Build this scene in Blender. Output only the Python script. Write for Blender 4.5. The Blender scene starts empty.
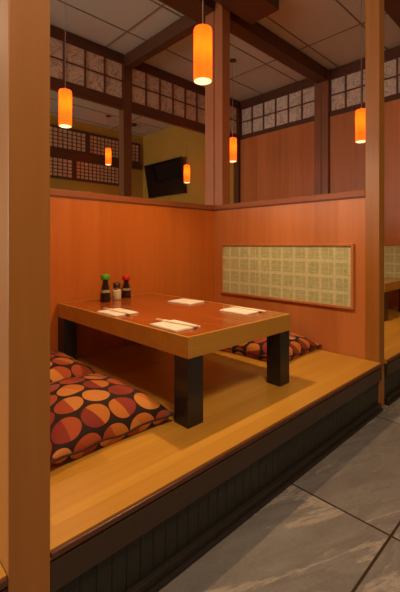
import bpy, bmesh, math, random
from mathutils import Vector, Matrix, noise
random.seed(4)
S = 0.78                      # every length below is multiplied by this at the end
PI = math.pi
scene = bpy.context.scene
col = scene.collection

# ------------------------------------------------------------ materials
class NT:
    def __init__(self, name):
        self.m = bpy.data.materials.new(name); self.m.use_nodes = True
        self.n = self.m.node_tree.nodes; self.l = self.m.node_tree.links
        self.b = self.n['Principled BSDF']; self.out = self.n['Material Output']
        self._oc = None
    def new(self, t, **k):
        x = self.n.new(t)
        for a, v in k.items(): setattr(x, a, v)
        return x
    def put(self, sock, v):
        if isinstance(v, bpy.types.NodeSocket): self.l.new(v, sock)
        else: sock.default_value = v
    def math(self, op, a, b=0.0, c=0.0):
        x = self.new('ShaderNodeMath', operation=op)
        self.put(x.inputs[0], a); self.put(x.inputs[1], b); self.put(x.inputs[2], c)
        return x.outputs[0]
    def coords(self, scale=(1, 1, 1), loc=(0, 0, 0), src='Object'):
        tc = self.new('ShaderNodeTexCoord'); mp = self.new('ShaderNodeMapping')
        self.l.new(tc.outputs[src], mp.inputs[0])
        k = 1/S if src == 'Object' else 1
        mp.inputs['Scale'].default_value = [s*k for s in scale]
        mp.inputs['Location'].default_value = loc
        return mp.outputs[0]
    def sep(self, v):
        x = self.new('ShaderNodeSeparateXYZ'); self.l.new(v, x.inputs[0]); return x.outputs
    def comb(self, x, y, z=0.0):
        c = self.new('ShaderNodeCombineXYZ')
        for i, v in enumerate((x, y, z)): self.put(c.inputs[i], v)
        return c.outputs[0]
    def noise(self, v, scale=5, detail=4, rough=.55, dist=0.0):
        x = self.new('ShaderNodeTexNoise'); self.l.new(v, x.inputs['Vector'])
        x.inputs['Scale'].default_value = scale; x.inputs['Detail'].default_value = detail
        x.inputs['Roughness'].default_value = rough; x.inputs['Distortion'].default_value = dist
        return x.outputs[0]
    def white(self, v):
        x = self.new('ShaderNodeTexWhiteNoise'); self.l.new(v, x.inputs['Vector']); return x.outputs[0]
    def ramp(self, f, stops, interp='LINEAR'):
        x = self.new('ShaderNodeValToRGB'); self.l.new(f, x.inputs[0]); r = x.color_ramp
        r.interpolation = interp
        while len(r.elements) < len(stops): r.elements.new(.5)
        for e, (p, c) in zip(r.elements, stops):
            e.position = p; e.color = (*c, 1)
        return x.outputs[0]
    def mix(self, f, a, b, mode='MIX'):
        x = self.new('ShaderNodeMix', data_type='RGBA', blend_type=mode)
        self.put(x.inputs[0], f)
        for i, v in ((6, a), (7, b)):
            self.put(x.inputs[i], (*v, 1) if isinstance(v, tuple) and len(v) == 3 else v)
        return x.outputs[2]
    def base(self, c, rough=.5, spec=.5, metal=0):
        self.put(self.b.inputs['Base Color'], (*c, 1) if isinstance(c, tuple) and len(c) == 3 else c)
        self.put(self.b.inputs['Roughness'], rough)
        self.b.inputs['Specular IOR Level'].default_value = spec
        self.b.inputs['Metallic'].default_value = metal
        return self.m
    def bump(self, h, strength=.2, dist=.01):
        x = self.new('ShaderNodeBump'); x.inputs['Strength'].default_value = strength
        x.inputs['Distance'].default_value = dist
        self.l.new(h, x.inputs['Height']); self.l.new(x.outputs[0], self.b.inputs['Normal'])

def wood(name, c1, c2, grain='z', band='x', bw=.14, rough=.4, contrast=.35, length=0, spec=.4):
    """veneer: stretched grain noise along one axis, leaves of differing tone across another"""
    t = NT(name)
    sc = {'x': (1.2, 26, 26), 'y': (26, 1.2, 26), 'z': (26, 26, 1.2)}[grain]
    g = t.noise(t.coords(sc), 1.0, 5, .6, .6)
    g2 = t.noise(t.coords(tuple(q*.25 for q in sc)), 1.0, 3, .5, 1.2)
    xyz = t.sep(t.coords())
    b = t.math('FLOOR', t.math('DIVIDE', xyz['xyz'.index(band)], bw))
    if length:
        along = t.math('ADD', t.math('DIVIDE', xyz['xyz'.index(grain)], length), t.math('MULTIPLY', b, .37))
        w = t.white(t.comb(b, t.math('FLOOR', along), 3.0))
    else:
        w = t.white(t.comb(b, 1.7, 3.0))
    f = t.math('ADD', t.math('MULTIPLY', g, .33), t.math('MULTIPLY', g2, .50))
    f = t.math('ADD', f, t.math('MULTIPLY', w, contrast))
    c = t.ramp(f, [(.28, c1), (.85, c2)])
    t.bump(g, .06, .004)
    return t.base(c, rough, spec)

M = {}
M['back_veneer'] = wood('cherry_veneer_back', (.42, .105, .014), (.60, .175, .026), 'z', 'x', .27, .4, .22)
M['side_veneer'] = wood('cherry_veneer_side', (.40, .125, .03), (.60, .225, .07), 'z', 'y', .24, .36, .34, 0, .6)
M['cap'] = wood('cherry_cap', (.26, .075, .022), (.36, .12, .04), 'x', 'y', .5, .4, .1)
M['post'] = wood('post_wood', (.30, .115, .018), (.46, .195, .036), 'z', 'x', .6, .40, .1, 0, .7)
M['darkbeam'] = wood('beam_wood', (.085, .030, .012), (.13, .046, .019), 'x', 'z', .5, .5, .15)
M['platform'] = wood('platform_boards', (.50, .245, .030), (.72, .40, .062), 'x', 'y', .155, .33, .34, 1.3)
M['nosing'] = wood('nosing_wood', (.52, .26, .034), (.68, .37, .058), 'x', 'y', .5, .33, .1)
M['oak'] = wood('oak_edge', (.44, .215, .03), (.64, .345, .06), 'x', 'z', .3, .35, .15)
M['tabletop'] = wood('table_cherry', (.27, .060, .012), (.42, .11, .02), 'y', 'x', .23, .12, .25)
M['midpost'] = wood('pilaster_wood', (.20, .072, .030), (.31, .115, .05), 'z', 'x', .5, .35, .15, 0, .7)
M['redpost'] = wood('cherry_post_wood', (.33, .105, .036), (.46, .17, .066), 'z', 'x', .5, .4, .15, 0, .7)
M['darkpost'] = wood('dark_post_wood', (.12, .045, .018), (.19, .072, .028), 'z', 'x', .5, .3, .15, 0, .7)
M['fascia'] = wood('fascia_wood', (.042, .025, .017), (.066, .040, .028), 'x', 'z', .5, .35, .1)

def flat(name, c, rough=.5, spec=.5, metal=0, var=.12, scale=9):
    t = NT(name)
    n = t.noise(t.coords(), scale, 3)
    c2 = t.ramp(n, [(.3, tuple(x*(1-var) for x in c)), (.7, tuple(min(1, x*(1+var)) for x in c))])
    return t.base(c2, rough, spec, metal)
M['lip'] = flat('fascia_lip', (.10, .035, .022), .35)
M['leg'] = flat('leg_black', (.018, .017, .018), .3)
M['base_trim'] = flat('base_trim_black', (.022, .018, .016), .45)
M['ceil'] = flat('ceiling_tile', (.56, .54, .46), .95, .1, 0, .06, 60)
M['grid'] = flat('ceiling_bar', (.22, .17, .13), .7)
M['yellow'] = flat('painted_wall', (.46, .28, .045), .8, .2, 0, .05, 2)
M['muntin'] = flat('muntin_wood', (.16, .05, .022), .5)
M['tv'] = flat('tv_screen', (.006, .006, .007), .12)
M['tvcase'] = flat('tv_case', (.012, .012, .012), .4)
M['metal'] = flat('metal_grey', (.35, .34, .33), .35, .5, .8)
M['cord'] = flat('cord_grey', (.30, .26, .22), .5)
M['napkin'] = flat('napkin_paper', (.86, .82, .74), .85, .2, 0, .03)
M['sleeve'] = flat('chopstick_paper', (.84, .75, .58), .8, .2)
M['stick'] = flat('chopstick_wood', (.75, .52, .26), .6)
M['green'] = flat('green_cap', (.10, .36, .02), .35)
M['red'] = flat('red_cap', (.60, .01, .012), .35)
M['soy'] = flat('soy_bottle_glass', (.016, .006, .004), .07, .7)
M['label'] = flat('bottle_label', (.30, .24, .15), .5, .5, 0, .6, 90)
M['salt'] = flat('spice', (.62, .50, .32), .8)
M['darkcap'] = flat('dark_cap', (.05, .022, .014), .35)
M['window'] = flat('window_frame_paint', (.25, .2, .16), .5)
M['plaster'] = flat('plain_wall', (.46, .34, .22), .85, .2, 0, .04, 2)
M['seam'] = flat('cushion_seam', (.05, .02, .015), .85)

def beadboard():
    t = NT('beadboard'); x = t.sep(t.coords())[0]
    fr = t.math('FRACT', t.math('DIVIDE', x, .062))
    d = t.math('ABSOLUTE', t.math('SUBTRACT', fr, .5))
    g = t.math('SMOOTH_MIN', t.math('MULTIPLY', t.math('SUBTRACT', .5, d), 14), 1.0, .2)
    c = t.mix(t.math('LESS_THAN', g, .35), (.020, .022, .018), (.011, .011, .010))
    t.bump(g, .45, .008)
    return t.base(c, .42)
M['bead'] = beadboard()

def floor_mat():
    t = NT('stone_tile'); v = t.coords(); xyz = t.sep(v)
    masks = []
    cells = []
    for i, off in ((0, 1.845), (1, .64)):
        q = t.math('ADD', t.math('DIVIDE', t.math('SUBTRACT', xyz[i], off), 1.2), 40.0)
        fr = t.math('FRACT', q); cells.append(t.math('FLOOR', q))
        d = t.math('SUBTRACT', .5, t.math('ABSOLUTE', t.math('SUBTRACT', fr, .5)))
        masks.append(t.math('LESS_THAN', d, .0048))
    grout = t.math('MAXIMUM', *masks)
    w = t.white(t.comb(cells[0], cells[1], 2.0))
    xs = t.math('ADD', xyz[0], t.math('MULTIPLY', w, 13)); 
    vv = t.comb(t.math('SUBTRACT', t.math('MULTIPLY', xs, .75), t.math('MULTIPLY', xyz[1], .25)),
                t.math('ADD', t.math('MULTIPLY', xyz[1], 2.8), t.math('MULTIPLY', xs, .8)), w)
    big = t.noise(vv, 1.5, 7, .62, .55)
    base = t.ramp(big, [(.28, (.13, .127, .135)), (.47, (.23, .23, .24)), (.505, (.175, .17, .175)), (.72, (.30, .30, .31))])
    vein = t.noise(vv, .62, 8, .66, .9)
    vm = t.math('ABSOLUTE', t.math('SUBTRACT', vein, .56))
    vm = t.ramp(vm, [(0.0, (.6,)*3), (.022, (0, 0, 0))])
    base = t.mix(vm, base, (.58, .53, .47))
    fine = t.noise(v, 55, 4, .7)
    base = t.mix(.22, base, t.ramp(fine, [(.3, (.08, .07, .06)), (.7, (.26, .24, .21))]))
    c = t.mix(grout, base, (.035, .022, .014))
    t.bump(t.math('SUBTRACT', t.math('MULTIPLY', fine, .15), grout), .35, .006)
    return t.base(c, .42, .4)
M['floor'] = floor_mat()

def shoji_paper(name, scale, c, c2, w=.03):
    t = NT(name); v = t.coords()
    n = t.noise(v, scale, 3, .5, 2.2)
    d = t.math('ABSOLUTE', t.math('SUBTRACT', n, .5))
    f = t.ramp(d, [(0, (1, 1, 1)), (w, (0, 0, 0))])
    f2 = t.noise(v, scale*4, 4, .6)
    cc = t.mix(f, t.mix(f2, c, tuple(x*.72 for x in c)), c2)
    return t.base(cc, .85, .1)
M['paper'] = shoji_paper('shoji_fibre_paper', 4.6, (.80, .68, .56), (.36, .25, .18), .035)
M['paper_far'] = shoji_paper('shoji_plain_paper', 3, (.86, .74, .48), (.76, .62, .38))

def panel_fabric():
    t = NT('woven_panel_fabric'); xyz = t.sep(t.coords())
    y, z = xyz[1], t.math('SUBTRACT', xyz[2], .79)
    def lines(co, pitch, width, off=0.0):
        fr = t.math('FRACT', t.math('ADD', t.math('DIVIDE', co, pitch), off + 20.0))
        return t.math('LESS_THAN', fr, width)
    P1 = .1375
    # broad pale bands, then fine paired lines
    broad = t.math('MAXIMUM', lines(y, P1, .16, .1), lines(z, P1, .20, .1))
    fine = t.math('MAXIMUM', lines(y, P1/2, .10, .32), lines(z, P1/3, .10, .3))
    wv = t.noise(t.coords((1, 90, 16)), 1, 2)
    wv2 = t.noise(t.coords((1, 16, 90)), 1, 2)
    blot = t.noise(t.coords(), 9, 3)
    c = t.ramp(blot, [(.35, (.40, .45, .22)), (.65, (.50, .54, .28))])
    c = t.mix(t.math('MULTIPLY', fine, .7), c, (.68, .70, .44))
    c = t.mix(t.math('MULTIPLY', broad, .65), c, (.82, .81, .54))
    c = t.mix(.35, c, t.ramp(t.math('MULTIPLY', wv, wv2), [(.12, (.32, .35, .18)), (.4, (.75, .76, .50))]))
    return t.base(c, .8, .2)
M['fabric'] = panel_fabric()

def cushion_mat():
    t = NT('circle_print_fabric'); uv = t.sep(t.coords(src='UV'))
    N = 5.2
    u = t.math('MULTIPLY', uv[0], N); v = t.math('MULTIPLY', uv[1], N*1.08)
    row = t.math('FLOOR', v)
    u = t.math('ADD', u, t.math('MULTIPLY', t.math('FLOORED_MODULO', row, 2.0), .5))
    cell = t.math('FLOOR', u)
    fx = t.math('SUBTRACT', t.math('FRACT', u), .5); fy = t.math('SUBTRACT', t.math('FRACT', v), .5)
    r = t.math('SQRT', t.math('ADD', t.math('MULTIPLY', fx, fx), t.math('MULTIPLY', fy, fy)))
    inside = t.math('LESS_THAN', r, .475)
    tilt = t.math('ADD', fx, t.math('MULTIPLY', fy, t.math('SUBTRACT', t.math('MULTIPLY', t.white(t.comb(cell, row, 9.0)), .9), .2)))
    half = t.math('GREATER_THAN', tilt, 0.0)
    pal = [(0, (.36, .065, .022)), (.22, (.52, .17, .028)), (.42, (.24, .032, .022)), (.6, (.60, .24, .05)),
           (.78, (.42, .09, .024)), (.9, (.48, .25, .15))]
    pal2 = [(0, (.52, .17, .028)), (.25, (.28, .04, .024)), (.45, (.58, .23, .055)), (.65, (.40, .08, .024)), (.85, (.30, .09, .065))]
    a = t.ramp(t.white(t.comb(cell, row, 1.0)), pal, 'CONSTANT')
    b = t.ramp(t.white(t.comb(cell, row, 5.0)), pal2, 'CONSTANT')
    c = t.mix(half, a, b)
    c = t.mix(inside, (.028, .012, .010), c)
    w = t.noise(t.coords(), 220, 2)
    t.bump(w, .15, .002)
    t.b.inputs['Sheen Weight'].default_value = .05
    return t.base(c, .8, .25)
M['cushion'] = cushion_mat()

def shade_mat():
    t = NT('amber_shade')
    n = t.noise(t.coords((6, 6, 1.2)), 2, 3)
    c = t.ramp(n, [(.3, (.92, .24, .018)), (.7, (.96, .32, .03))])
    tr = t.new('ShaderNodeBsdfTranslucent'); df = t.new('ShaderNodeBsdfDiffuse'); mx = t.new('ShaderNodeMixShader')
    t.l.new(c, tr.inputs[0]); t.l.new(c, df.inputs[0]); mx.inputs[0].default_value = .75
    t.l.new(df.outputs[0], mx.inputs[1]); t.l.new(tr.outputs[0], mx.inputs[2])
    em = t.new('ShaderNodeEmission'); t.l.new(c, em.inputs[0]); em.inputs[1].default_value = .42
    ad = t.new('ShaderNodeAddShader'); t.l.new(mx.outputs[0], ad.inputs[0]); t.l.new(em.outputs[0], ad.inputs[1])
    t.l.new(ad.outputs[0], t.out.inputs[0])
    return t.m
M['shade'] = shade_mat()
def emit(name, c, s):
    t = NT(name); t.b.inputs['Base Color'].default_value = (*c, 1)
    t.b.inputs['Emission Color'].default_value = (*c, 1); t.b.inputs['Emission Strength'].default_value = s
    return t.m
M['diffuser'] = emit('lamp_diffuser', (1, .72, .36), 1.7)
M['daylight'] = emit('daylit_glass', (1.0, .88, .78), 4.1)
M['fill_panel'] = emit('fill_light_panel', (1, .75, .5), 1.3)  # glow of the added, unseen fill panels

# ------------------------------------------------------------ geometry helpers
def box(bm, x0, x1, y0, y1, z0, z1, bev=0.0):
    r = bmesh.ops.create_cube(bm, size=1)
    vs = r['verts']
    for v in vs:
        v.co = Vector(((x0+x1)/2+v.co.x*(x1-x0), (y0+y1)/2+v.co.y*(y1-y0), (z0+z1)/2+v.co.z*(z1-z0)))
    if bev:
        es = list({e for v in vs for e in v.link_edges})
        bmesh.ops.bevel(bm, geom=es, offset=bev, segments=2, affect='EDGES', profile=.6)
def lathe(bm, prof, seg=28, c=(0, 0, 0), cap=True):
    rings = []
    for r, z in prof:
        rings.append([bm.verts.new((c[0]+r*math.cos(2*PI*i/seg), c[1]+r*math.sin(2*PI*i/seg), c[2]+z)) for i in range(seg)])
    for a, b in zip(rings, rings[1:]):
        for i in range(seg):
            f = bm.faces.new((a[i], a[(i+1) % seg], b[(i+1) % seg], b[i])); f.smooth = True
    if cap:
        bm.faces.new(rings[0][::-1]); bm.faces.new(rings[-1])
def obj(name, bm, mat, parent=None, label=None):
    me = bpy.data.meshes.new(name)
    bmesh.ops.recalc_face_normals(bm, faces=bm.faces[:])
    bm.to_mesh(me); bm.free()
    o = bpy.data.objects.new(name, me); me.materials.append(M[mat] if isinstance(mat, str) else mat)
    col.objects.link(o)
    if parent: o.parent = parent
    if label: o['label'] = label
    return o
def boxes(name, lst, mat, parent=None, bev=0.0, label=None):
    bm = bmesh.new()
    for b in lst: box(bm, *b, bev)
    return obj(name, bm, mat, parent, label)
def tag(o, label, cat, group=None):
    o['label'] = label; o['category'] = cat
    if group: o['group'] = group
    return o
def thing(name, label, cat, loc=(0, 0, 0), group=None, rz=0):
    o = bpy.data.objects.new(name, None); o.empty_display_size = .1
    o.location = loc; o.rotation_euler.z = rz; col.objects.link(o)
    return tag(o, label, cat, group)
def struct(name, lst, mat, bev=0):
    o = boxes(name, lst, mat, None, bev); o['kind'] = 'structure'; return o
def dup(o, loc=None, label=None, rz=None, parent=None):
    c = o.copy(); col.objects.link(c)
    if parent: c.parent = parent
    if loc is not None: c.location = loc
    if rz is not None: c.rotation_euler.z = rz
    if label: c['label'] = label
    for ch in list(o.children): dup(ch, parent=c)
    return c

ZP, ZC, RAIL = .385, 4.30, 1.81
XB = 6.02
# ------------------------------------------------------------ the room
struct('floor', [(-4.5, XB+.1, -4, 8.6, -.1, 0)], 'floor')
struct('ceiling', [(-4.5, XB+.1, -4, 8.6, ZC, ZC+.1)], 'ceil')
struct('wall_right', [(XB, XB+.1, -4, 8.6, 0, ZC)], 'yellow')
struct('wall_front', [(-4.5, XB, -4.1, -4, 0, ZC)], 'plaster')
struct('wall_back', [(-4.5, XB, 8.5, 8.6, 0, ZC)], 'yellow')
struct('wall_left', [(-4.6, -4.5, -4, 8.6, 0, .5), (-4.6, -4.5, -4, 8.6, 3.2, ZC),
                     (-4.6, -4.5, -4, 1.0, .5, 3.2), (-4.6, -4.5, 8.0, 8.6, .5, 3.2)], 'plaster')
def window(name, axis, a0, a1, f, n):
    fr = [(a0, a1, .5, .58), (a0, a1, 3.12, 3.2)] + [(a0+(a1-a0-.08)*i/n, a0+(a1-a0-.08)*i/n+.08, .58, 3.12) for i in range(n+1)]
    B = lambda a, b, c, d, t0, t1: (t0, t1, a, b, c, d) if axis == 'y' else (a, b, t0, t1, c, d)
    w_ = struct(name, [B(*q, f, f+.07) for q in fr], 'window')
    boxes('window_pane', [B(a0, a1, .58, 3.12, f+.03, f+.04)], 'daylight', w_)
window('window_1', 'y', 1.0, 8.0, -4.59, 4)
bars = []
for x in (-2.84, -1.41, .02, 1.45, 2.88, 5.03): bars.append((x-.008, x+.008, -4, 8.5, ZC-.008, ZC))
for k in range(-7, 6):
    y = 4.45+k*.775
    bars.append((-4.5, XB, y-.008, y+.008, ZC-.0081, ZC))
struct('trim_1', bars, 'grid')

# ------------------------------------------------------------ platforms
def platform(x0, x1, y1, label, y0=1.175):
    p = thing('booth_platform', label, 'platform', ((x0+x1)/2, y0, 0), 'raised booth platforms')
    cx = (x0+x1)/2
    L = lambda b: (b[0]-cx, b[1]-cx, b[2]-y0, b[3]-y0, b[4], b[5])
    boxes('deck', [L((x0, x1, y0+.10, y1, ZP-.035, ZP))], 'platform', p)
    boxes('nosing', [L((x0, x1, y0+.008, y0+.0999, ZP-.035, ZP))], 'nosing', p)
    boxes('fascia_lip', [L((x0, x1, y0-.006, y0+.007, ZP-.022, ZP-.004))], 'lip', p, .003)
    boxes('fascia_board', [L((x0, x1, y0, y0+.03, ZP-.135, ZP-.036))], 'fascia', p, .003)
    boxes('beadboard_riser', [L((x0, x1, y0+.03, y0+.05, .001, ZP-.136))], 'bead', p)
    boxes('base_trim', [L((x0, x1, y0+.004, y0+.029, .001, .055)), L((x0, x1, y0-.012, y0+.004, .001, .02))], 'base_trim', p, .003)
    return p
platform(.482, 3.188, 3.08, 'honey wood platform of the nearest booth, under the low table')
platform(3.314, XB, 5.0, 'wooden platform of the next booth, right of the right-hand post')
platform(-2.4, .355, 3.08, 'wooden platform corner left of the big foreground post')

# ------------------------------------------------------------ posts
def post(x0, x1, y0, y1, z0, z1, label, mat='post', name='wooden_post', bev=.004, split=None):
    p = boxes(name, [(x0, x1, y0, y1, z0, z1)], mat, None, bev)
    return tag(p, label, 'post')
post(.357, .480, 1.172, 1.294, 0, ZC, 'broad wooden post in the near left foreground')
post(3.19, 3.30, 1.196, 1.31, 0, ZC, 'tall wooden post at the right front corner of the booth')

def partition_x(x0, x1, y0, y1, z0, label, rail_to=None):
    """low wall running along y"""
    p = thing('booth_partition', label, 'partition wall', (x0, y0, 0))
    boxes('veneer_panel', [(0, x1-x0, 0, y1-y0, z0, RAIL-.055)], 'side_veneer', p)
    boxes('cap_rail', [(-.012, x1-x0+.012, 0, y1-y0, RAIL-.054, RAIL)], 'cap', p, .004)
    boxes('cap_shade_strip', [(-.006, -.0005, 0, y1-y0, RAIL-.066, RAIL-.0555)], 'muntin', p)  # dark strip standing in for the shade line under the cap
    return p
def partition_y(x0, x1, y0, y1, z0, label):
    p = thing('booth_partition', label, 'partition wall', (x0, y0, 0))
    boxes('veneer_panel', [(0, x1-x0, 0, y1-y0, z0, RAIL-.055)], 'back_veneer', p)
    boxes('cap_rail', [(0, x1-x0, -.012, y1-y0, RAIL-.054, RAIL)], 'cap', p, .004)
    boxes('cap_shade_strip', [(0, x1-x0-.11, -.006, -.0005, RAIL-.066, RAIL-.0555)], 'muntin', p)  # same shade under the cap, built as a dark strip
    return p
def fabric_panel(p, x, y0, y1, z0=.812, z1=1.337):
    """x, y in the partition's own frame; faces -x"""
    fp = boxes('fabric_panel', [(x-.012, x-.0005, y0, y1, z0, z1)], 'fabric', p, 0, 'pale green woven panel with a gold check')
    w = .021
    boxes('panel_moulding', [(x-.03, x-.001, y0-w, y0, z0-w, z1+w), (x-.03, x-.001, y1, y1+w, z0-w, z1+w),
                    (x-.03, x-.001, y0, y1, z1, z1+w), (x-.03, x-.001, y0, y1, z0-w, z0)], 'side_veneer', fp, .004)
pr = partition_x(3.2, 3.3, 1.311, 3.079, 0, 'low cherry wood partition with a checked green fabric panel')
fabric_panel(pr, 0, 1.425-1.311, 2.925-1.311)
partition_y(.36, 3.302, 3.08, 3.18, 0, 'orange cherry wood partition behind the low table')
partition_x(.372, .468, 1.295, 3.079, 0, 'low wood partition on the left side of the nearest booth')
partition_x(3.2, 3.3, 3.181, 4.99, 0, 'low wood partition behind the corner post')
partition_y(.36, 5.9, 5.001, 5.1, 0, 'low wood partition of the rear booths, under the far paper screens')
# corner post standing on the rails: an L of two boards
cp = thing('corner_post', 'pinkish two-board corner post standing on the partition rails', 'post', (3.2, 3.08, RAIL))
boxes('post_board', [(0, .135, .009, .150, .001, ZC-RAIL-.001)], 'redpost', cp, .003)
boxes('post_board', [(0, .135, -.130, -.005, .001, ZC-RAIL-.001)], 'redpost', cp, .003)
boxes('post_core', [(.014, .12, -.0045, .0085, .001, ZC-RAIL-.001)], 'darkbeam', cp)

# wall panelling, x = XB
XP = XB-.05
wp = thing('wall_panelling', 'tall cherry veneer panelling beneath the small paper screens, above the right partition', 'wall panelling', (XP, 1.2, 0))
boxes('veneer_panel', [(0, .049, 0, 1.84, ZP+.001, 3.50), (0, .049, 2.10, 3.79, ZP+.001, 3.50)], 'side_veneer', wp)
boxes('cap_rail', [(-.01, .049, 0, 1.84, 3.501, 3.57), (-.01, .049, 2.10, 3.79, 3.501, 3.57)], 'darkbeam', wp, .003)
boxes('pilaster_board', [(-.06, .049, 1.845, 1.965, ZP+.001, ZC-.012)], 'midpost', wp, .004)
boxes('pilaster_board', [(-.06, .049, 1.972, 2.095, ZP+.001, ZC-.012)], 'midpost', wp, .004)
fabric_panel(wp, 0, .2, 1.75)
tag(boxes('wall_post', [(5.90, 5.969, 4.995, 5.12, RAIL+.001, ZC-.012)], 'darkbeam', None, .003),
    'slim dark post in the far corner behind the hanging lamp', 'post')
post(3.18, 3.33, 5.0, 5.13, RAIL+.001, ZC-.012, 'dark wooden post between two runs of paper screens', 'darkpost')

# ------------------------------------------------------------ shoji transoms
def transom(axis, a0, a1, n, fixed, label, z0=3.44, z1=ZC-.012, cz0=3.60, cz1=4.14, mid=True, depth=.07):
    """axis 'x': runs along x at y=fixed; axis 'y': runs along y at x=fixed (faces -x)"""
    loc = (a0, fixed, z0) if axis == 'x' else (fixed, a0, z0)
    p = thing('paper_screen', label, 'screen', loc, 'paper screens high on the walls')
    def B(s0, s1, d0, d1, h0, h1):
        return (s0, s1, d0, d1, h0-z0, h1-z0) if axis == 'x' else (d0, d1, s0, s1, h0-z0, h1-z0)
    L = a1-a0
    boxes('frame', [B(0, L, 0, depth, z0, cz0), B(0, L, 0, depth, cz1, z1)], 'darkbeam', p, .003)
    boxes('paper', [B(0, L, .030, .034, cz0, cz1)], 'paper', p)
    bb = [B(i*L/n-.013 if i else 0, i*L/n+.013 if i < n else L, .010, .029, cz0, cz1) for i in range(n+1)]
    zm = (cz0+cz1)/2
    bb += [B(0, L, .006, .0095, zm-.012, zm+.012)]
    boxes('lattice', bb, 'muntin', p)
    return p
transom('x', .05, 3.179, 10, 5.0, 'long run of curl-patterned paper squares left of the dark post, behind the hanging lamp')
transom('x', 3.331, 5.899, 9, 5.0, 'run of curl-patterned paper squares right of the dark post')
transom('y', 3.302, 4.985, 6, XP-.001, 'double row of twelve pale paper squares above the right panelling', z0=3.571, cz0=3.59, cz1=4.12, depth=.05)
transom('y', 1.2, 3.04, 7, XP-.001, 'paper squares partly behind the right post', z0=3.571, cz0=3.59, cz1=4.12, depth=.05)

# rear wall shoji: two rows of small cells
def far_screen(x0, x1, z0, z1, nx, nz, label, y=8.5):
    p = thing('lattice_screen', label, 'screen', (x0, y, z0), 'small-cell lattice screens on the rear wall')
    L, H = x1-x0, z1-z0
    boxes('frame', [(0, L, -.06, -.001, -.05, 0), (0, L, -.06, -.001, H, H+.05), (0, .05, -.06, -.001, 0, H), (L-.05, L, -.06, -.001, 0, H)], 'darkbeam', p)
    boxes('paper', [(.05, L-.05, -.02, -.012, 0, H)], 'paper_far', p)
    bb = [(.05+(L-.1)*i/nx-.011, .05+(L-.1)*i/nx+.011, -.04, -.0301, 0, H) for i in range(1, nx)]
    bb += [(.05, L-.05, -.03, -.021, H*i/nz-.010, H*i/nz+.010) for i in range(1, nz)]
    boxes('lattice', bb, 'muntin', p)
far_screen(2.0, 4.365, 3.58, 4.02, 20, 5, 'upper rear lattice screen, left one of the row')
far_screen(4.37, 5.90, 3.58, 4.02, 14, 5, 'upper rear lattice screen, reaching the corner by the television')
far_screen(2.0, 4.02, 2.92, 3.33, 17, 5, 'lower rear lattice screen, brightest, at the left post')
far_screen(4.03, 5.28, 2.92, 3.33, 11, 5, 'lower rear lattice screen, right one of the row')
tag(boxes('wooden_rail', [(1.8, 5.95, 8.44, 8.499, 3.385, 3.525)], 'darkbeam', None, .003), 'dark rail between the two rows of rear lattice screens', 'rail')

# ------------------------------------------------------------ ceiling beams
def beam(x0, x1, y0, y1, z0, label, z1=ZC-.012):
    return tag(boxes('ceiling_beam', [(x0, x1, y0, y1, z0, z1)], 'darkbeam', None, .006), label, 'beam')
beam(3.20, 3.33, 3.235, 4.995, 4.10, 'dark ceiling beam running back from the corner post to the paper screens')
beam(-2.4, 3.19, 3.06, 3.38, 4.10, 'dark beam crossing overhead at the top, left of the corner post')
beam(3.34, XB-.112, 3.05, 3.25, 4.10, 'dark ceiling beam running right from the corner post to the pilaster')
beam(3.302, XB-.01, 1.34, 1.68, 4.10, 'dark beam at the top right corner behind the right post')
beam(2.92, 3.73, 2.53, 2.945, 4.10, 'blocky dark beam end beside the corner post top')

# ------------------------------------------------------------ low table
def make_table(loc, label):
    w, d, zt, ztk = .968, 1.61, .863-ZP, .112
    t = thing('low_table', label, 'table', loc, 'low booth tables')
    boxes('tabletop', [(.0177, w-.0177, .0177, d-.0177, zt-.03, zt)], 'tabletop', t, 0)
    e = .0175
    boxes('edge_band', [(0, w, 0, e, zt-ztk, zt+.0008), (0, w, d-e, d, zt-ztk, zt+.0008),
                        (0, e, e, d-e, zt-ztk, zt+.0008), (w-e, w, e, d-e, zt-ztk, zt+.0008)], 'oak', t, .002, 'light oak edge band')
    lw = .113
    for x in (.001, w-lw-.012):
        for y in (.001, d-lw-.001):
            boxes('leg', [(x, x+lw, y, y+lw, .0005, zt-ztk-.0003)], 'leg', t, .004, 'black square leg')
    return t
tab = make_table((1.316, 1.455, ZP), 'low cherry-topped table with an oak edge and thick black legs')
dup(tab, (4.93, 1.78, ZP), 'low table of the next booth, right of the right-hand post')

# ------------------------------------------------------------ place settings
ZT = .863+.0012
def napkin(x, y, rz, label):
    bm = bmesh.new()
    box(bm, -.095, .095, -.125, .125, 0, .004, .0015)
    box(bm, -.092, .094, -.122, .122, .0042, .009, .0015)
    o = obj('paper_napkin', bm, 'napkin'); o.location = (x, y, ZT); o.rotation_euler.z = rz
    return tag(o, label, 'napkin', 'folded napkins on the low table')
def chopsticks(x, y, rz, label):
    t = thing('chopstick_pair', label, 'chopsticks', (x, y, ZT+.0098), 'chopsticks on the napkins', rz)
    bm = bmesh.new()
    box(bm, -.017, .017, -.17, .10, 0, .007, .002)
    obj('paper_sleeve', bm, 'sleeve', t)
    for s in (-1, 1):
        bm = bmesh.new()
        box(bm, s*.008-.0045, s*.008+.0045, .1003, .165, .0, .007, .001)
        obj('chopstick', bm, 'stick', t)
sets = [((1.435, 2.335), 0.03, 'left rear corner, nearest the sauce bottles'), ((1.445, 1.715), -.02, 'near corner of the low table'),
        ((2.12, 2.37), 0.1, 'far right edge by the partition, the more distant one'), ((2.115, 1.765), 0.02, 'right edge, the nearer one')]
for (x, y), rz, where in sets: napkin(x, y, rz, 'white folded napkin at the ' + where)
chopsticks(1.435, 2.34, .05, 'wrapped chopsticks on the napkin nearest the sauce bottles')
chopsticks(1.475, 1.745, .12, 'wrapped chopsticks on the napkin at the near table corner')
chopsticks(2.175, 1.76, .03, 'wrapped chopsticks on the napkin at the right table edge, nearer the camera')
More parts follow.
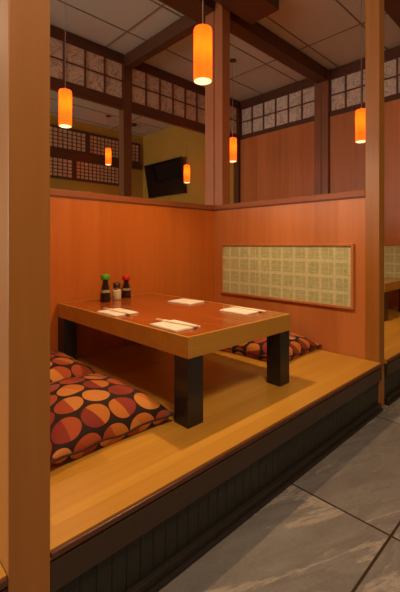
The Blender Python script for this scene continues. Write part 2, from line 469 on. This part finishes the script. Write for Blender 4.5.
napkin(5.15, 2.35, 0, 'white napkin on the table of the next booth')['group'] = 'napkins on the next table'

# ------------------------------------------------------------ sauces
def sauce(x, y, h, cap, label, r=.044):
    t = thing('sauce_bottle', label, 'bottle', (x, y, ZT), 'sauce bottles at the wall end of the table')
    bm = bmesh.new()
    lathe(bm, [(r*.9, 0), (r, .006), (r, h*.12), (r*.93, h*.35), (r*.66, h*.58), (r*.50, h*.72), (r*.52, h*.80)], 28)
    obj('glass_body', bm, 'soy', t)
    bm = bmesh.new()
    lathe(bm, [(r*.78, h*.802), (r*.84, h*.81), (r*.86, h*.90), (r*.85, h*.98), (r*.76, h)], 24)
    obj('cap', bm, cap, t, {'green': 'green plastic cap', 'red': 'red plastic cap'}[cap])
    bm = bmesh.new()
    lathe(bm, [(r*.945, h*.34), (r*.86, h*.44)], 28, cap=False)
    obj('label_band', bm, 'label', t)
sauce(1.64, 2.86, .232, 'green', 'dark soy sauce bottle with a green cap')
sauce(1.905, 2.95, .20, 'red', 'dark soy sauce bottle with a red cap')
t = thing('spice_shaker', 'small glass spice shaker with a dark lid between the two sauce bottles', 'shaker', (1.775, 2.90, ZT))
bm = bmesh.new(); lathe(bm, [(.034, 0), (.038, .006), (.038, .075), (.032, .09)], 24); obj('spice_jar', bm, 'salt', t)
bm = bmesh.new(); lathe(bm, [(.027, .0905), (.026, .108)], 24); obj('neck', bm, 'metal', t)
bm = bmesh.new(); lathe(bm, [(.031, .1085), (.033, .115), (.032, .142), (.022, .15)], 24); obj('lid', bm, 'darkcap', t)

# ------------------------------------------------------------ cushions
def cushion(loc, w, d, h, rz, label, seed, tilt=0.0):
    """pillow whose seam sits low, resting on the platform"""
    c = thing('floor_cushion', label, 'cushion', loc, 'circle-print floor cushions', rz)
    n = 44
    bm = bmesh.new(); uvl = bm.loops.layers.uv.new('UVMap')
    def pos(i, j, top):
        u, v = 2*i/n-1, 2*j/n-1
        pin = 1-.075*(1-abs(v)**2)*abs(u)**3 ; pin2 = 1-.075*(1-abs(u)**2)*abs(v)**3
        x, y = u*w/2*pin, v*d/2*pin2
        e = max(0, (1-abs(u)**2.6))*max(0, (1-abs(v)**2.6))
        e = e**.48
        nz = noise.noise(Vector((u*1.7+seed, v*1.7, seed)))*.10 + noise.noise(Vector((u*5+seed, v*5, 3)))*.035*e
        rim = .045+.020*noise.noise(Vector((u*2+seed, v*2, 8)))
        if top: z = rim+(h-rim)*e*(1+nz)*(1-tilt*v)
        else: z = max(.001, rim*(1-2.6*e))
        return Vector((x, y, z))
    def arc(pts):
        a = [0.0]
        for p, q in zip(pts, pts[1:]): a.append(a[-1]+(q-p).length)
        return a
    au = arc([pos(i, n//2, 1) for i in range(n+1)]); av = arc([pos(n//2, j, 1) for j in range(n+1)])
    g = {}
    for top in (1, 0):
        for i in range(n+1):
            for j in range(n+1):
                edge = i in (0, n) or j in (0, n)
                if edge and not top: g[0, i, j] = g[1, i, j]; continue
                g[top, i, j] = bm.verts.new(pos(i, j, top))
        for i in range(n):
            for j in range(n):
                q = [(i, j), (i+1, j), (i+1, j+1), (i, j+1)]
                f = bm.faces.new([g[(top, *k)] for k in (q if top else q[::-1])]); f.smooth = True
                for lp, k in zip(f.loops, (q if top else q[::-1])):
                    lp[uvl].uv = (au[k[0]]/.78+(0 if top else .31)+seed*.37, av[k[1]]/.78+(0 if top else .17)+seed*.21)
    obj('cover', bm, 'cushion', c)
    # piping around the seam
    path = [pos(i, 0, 1) for i in range(n)]+[pos(n, j, 1) for j in range(n)]+[pos(n-i, n, 1) for i in range(n)]+[pos(0, n-j, 1) for j in range(n)]
    bm = bmesh.new(); rings = []
    m = len(path)
    for k, p in enumerate(path):
        tdir = (path[(k+1) % m]-path[k-1]).normalized(); s = tdir.cross(Vector((0, 0, 1))).normalized(); up = s.cross(tdir)
        rings.append([bm.verts.new(p+.005*(math.cos(a)*s+math.sin(a)*up)) for a in [2*PI*q/6 for q in range(6)]])
    for k in range(m):
        a, b = rings[k], rings[(k+1) % m]
        for q in range(6):
            f = bm.faces.new((a[q], a[(q+1) % 6], b[(q+1) % 6], b[q])); f.smooth = True
    obj('piping', bm, 'seam', c)
    return c
cushion((.972, 1.930, ZP), .665, .74, .19, .0, 'large circle-print cushion left of the near black table leg', 1.3)
cushion((.975, 2.685, ZP), .72, .70, .175, -.02, 'circle-print cushion at the far left, behind the larger one', 4.1)
cushion((2.83, 2.06, ZP), .68, .74, .17, .06, 'circle-print cushion beyond the table, against the right partition', 7.7)

# ------------------------------------------------------------ pendant lamps
def point(name, loc, e, c, r, parent, kind='POINT', spot=None):
    l = bpy.data.lights.new(name, kind); l.energy = e; l.color = c
    l.shadow_soft_size = r
    if spot: l.spot_size = spot; l.spot_blend = .6
    o = bpy.data.objects.new(name, l); o.location = loc; col.objects.link(o); o.parent = parent
    return o
def make_pendant(loc, label, group, H=.375, R=.065, drop=None, power=1.0):
    t = thing('pendant_lamp', label, 'lamp', loc, group)      # origin: bottom centre of the shade
    top = ZC-.009-loc[2]
    bm = bmesh.new(); lathe(bm, [(R, .006), (R, H-.012), (R*.93, H)], 40, cap=False)
    lathe(bm, [(R*.93, H), (R*.9, H-.003), (R-.003, H-.014), (R-.003, .006)], 40, cap=False)
    bmesh.ops.remove_doubles(bm, verts=bm.verts, dist=.0002)
    bm2 = bm
    lathe(bm2, [(R*.93, H-.001), (.012, H-.001)], 40, cap=False)
    sh = obj('lamp_shade', bm2, 'shade', t, 'glowing amber cylinder shade')
    bm = bmesh.new(); lathe(bm, [(R*.3, 0.0), (R*.8, .001), (R-.004, .006)], 40, cap=False)
    bm.faces.ensure_lookup_table()
    lathe(bm, [(.0005, 0), (R*.3, 0.0)], 40, cap=False)
    obj('diffuser', bm, 'diffuser', t, 'bright cream diffuser')
    bm = bmesh.new(); lathe(bm, [(.012, H-.002), (.012, H+.03), (.005, H+.035)], 14); obj('socket_cap', bm, 'metal', t)
    bm = bmesh.new(); lathe(bm, [(.0032, H+.0355), (.0032, top-.02)], 8); obj('cord', bm, 'cord', t)
    bm = bmesh.new(); lathe(bm, [(.045, top-.0195), (.058, top-.01), (.058, top)], 24); obj('canopy', bm, 'darkbeam', t)
    point('bulb', (0, 0, H*.62), 1.9*power, (1, .62, .28), .022, t)
    sp = point('downlight', (0, 0, -.012), 50*power, (1, .60, .27), .035, t, 'SPOT', math.radians(164))
    return t
G = 'amber pendant lamps over the booths'
p1 = make_pendant((1.85, 1.89, 2.492), 'nearest and largest amber pendant lamp, above the low table', G)
p2 = dup(p1, (1.70, 3.775, 2.57), 'amber pendant lamp beside the foreground post, behind the rear partition')
p3 = dup(p1, (4.42, 1.86, 2.55), 'amber pendant lamp hanging just left of the right post')
p4 = dup(p1, (4.54, 3.96, 2.67), 'amber pendant lamp to the right of the corner post')
# shade length follows height, so cords are rebuilt by scaling nothing: each copy gets its own cord mesh
def record(p, z, power=38):
    for ch in p.children:
        if ch.name.startswith('downlight'):
            ch.data = ch.data.copy(); ch.data.energy = power; ch.data.spot_size = math.radians(128); ch.data.spot_blend = .9
        top = ZC-.009-z
        if ch.name.startswith('cord') or ch.name.startswith('canopy'):
            bm = bmesh.new()
            if ch.name.startswith('cord'): lathe(bm, [(.0032, .4105), (.0032, top-.02)], 8)
            else: lathe(bm, [(.045, top-.0195), (.058, top-.01), (.058, top)], 24)
            me = bpy.data.meshes.new(ch.name); bm.to_mesh(me); bm.free(); me.materials.append(ch.data.materials[0]); ch.data = me
record(p2, 2.57); record(p3, 2.55); record(p4, 2.67)
p5 = dup(p1, (5.35, 5.95, 2.66), 'small distant amber pendant lamp in front of the television'); record(p5, 2.66)
p6 = dup(p1, (4.46, 7.65, 3.17), 'small distant amber pendant lamp before the rear lattice screens'); record(p6, 3.17)

# ------------------------------------------------------------ television
t = thing('television', 'large black flat television tilted down on the yellow rear wall', 'television', (XB-.02, 7.42, 3.02))
t.rotation_euler = (0, math.radians(-10), math.radians(0))
boxes('screen', [(-.115, -.111, -.72, .72, -.41, .41)], 'tv', t)
boxes('casing', [(-.11, -.06, -.74, .74, -.43, .43)], 'tvcase', t, .006)
boxes('wall_bracket', [(-.059, -.002, -.15, .15, -.12, .0)], 'metal', t)
bm = bmesh.new(); lathe(bm, [(.07, -.05), (.09, -.02), (.09, 0)], 24)
o = obj('ceiling_fixture', bm, 'darkbeam'); o.location = (5.2, 7.75, ZC-.001)
tag(o, 'small dark round fixture on the rear ceiling above the television', 'ceiling fixture')

# ------------------------------------------------------------ fill light added to the room
def area(name, loc, rot, sx, sy, e, c, parent=None):
    l = bpy.data.lights.new(name, 'AREA'); l.shape = 'RECTANGLE'; l.size = sx; l.size_y = sy; l.energy = e; l.color = c
    o = bpy.data.objects.new(name, l); o.location = loc; o.rotation_euler = rot; col.objects.link(o)
    if parent: o.parent = parent
    return o
for x, y, e, wh in ((.1, -.7, 58, 'left'), (2.8, -1.3, 14, 'middle'), (-2.2, 5.2, 26, 'rear left')):  # unseen panels added to brighten the left post, aisle and rear
    f = thing('fill_light', 'unseen ceiling panel added for fill light, ' + wh + ' one', 'ceiling light', (x, y, ZC-.009), 'added fill lights')
    boxes('frame', [(-.38, .38, -.38, -.35, -.03, 0), (-.38, .38, .35, .38, -.03, 0), (-.38, -.35, -.35, .35, -.03, 0), (.35, .38, -.35, .35, -.03, 0)], 'metal', f)
    boxes('diffuser', [(-.349, .349, -.349, .349, -.012, -.004)], 'fill_panel', f)
    area('panel_light', (0, 0, -.04), (0, 0, 0), .66, .66, e, (1, .68, .42), f)

w = bpy.data.worlds.new('World'); scene.world = w; w.use_nodes = True
w.node_tree.nodes['Background'].inputs[0].default_value = (.5, .45, .4, 1)
w.node_tree.nodes['Background'].inputs[1].default_value = .3

# ------------------------------------------------------------ camera
cd = bpy.data.cameras.new('camera'); cam = bpy.data.objects.new('camera', cd); col.objects.link(cam)
cd.sensor_fit = 'HORIZONTAL'; cd.sensor_width = 36; cd.lens = 376/400*36
cd.shift_y = -(296-244.5)/400; cd.clip_start = .02
cam.location = (0, 0, 1.35)
cam.rotation_euler = (PI/2, 0, math.atan(390/376)-PI/2)
scene.camera = cam

# ------------------------------------------------------------ real size
done = set()
for o in bpy.data.objects:
    o.location = o.location*S
    if o.type == 'MESH' and o.data.name not in done:
        done.add(o.data.name); o.data.transform(Matrix.Scale(S, 4))
    elif o.type == 'LIGHT' and o.data.name not in done:
        done.add(o.data.name)
        if o.data.type == 'AREA': o.data.size *= S; o.data.size_y *= S
        else: o.data.shadow_soft_size *= S
scene.view_settings.view_transform = 'Standard'; scene.view_settings.look = 'None'
scene.view_settings.gamma = 1; scene.view_settings.use_curve_mapping = False
scene.view_settings.exposure = 0.0
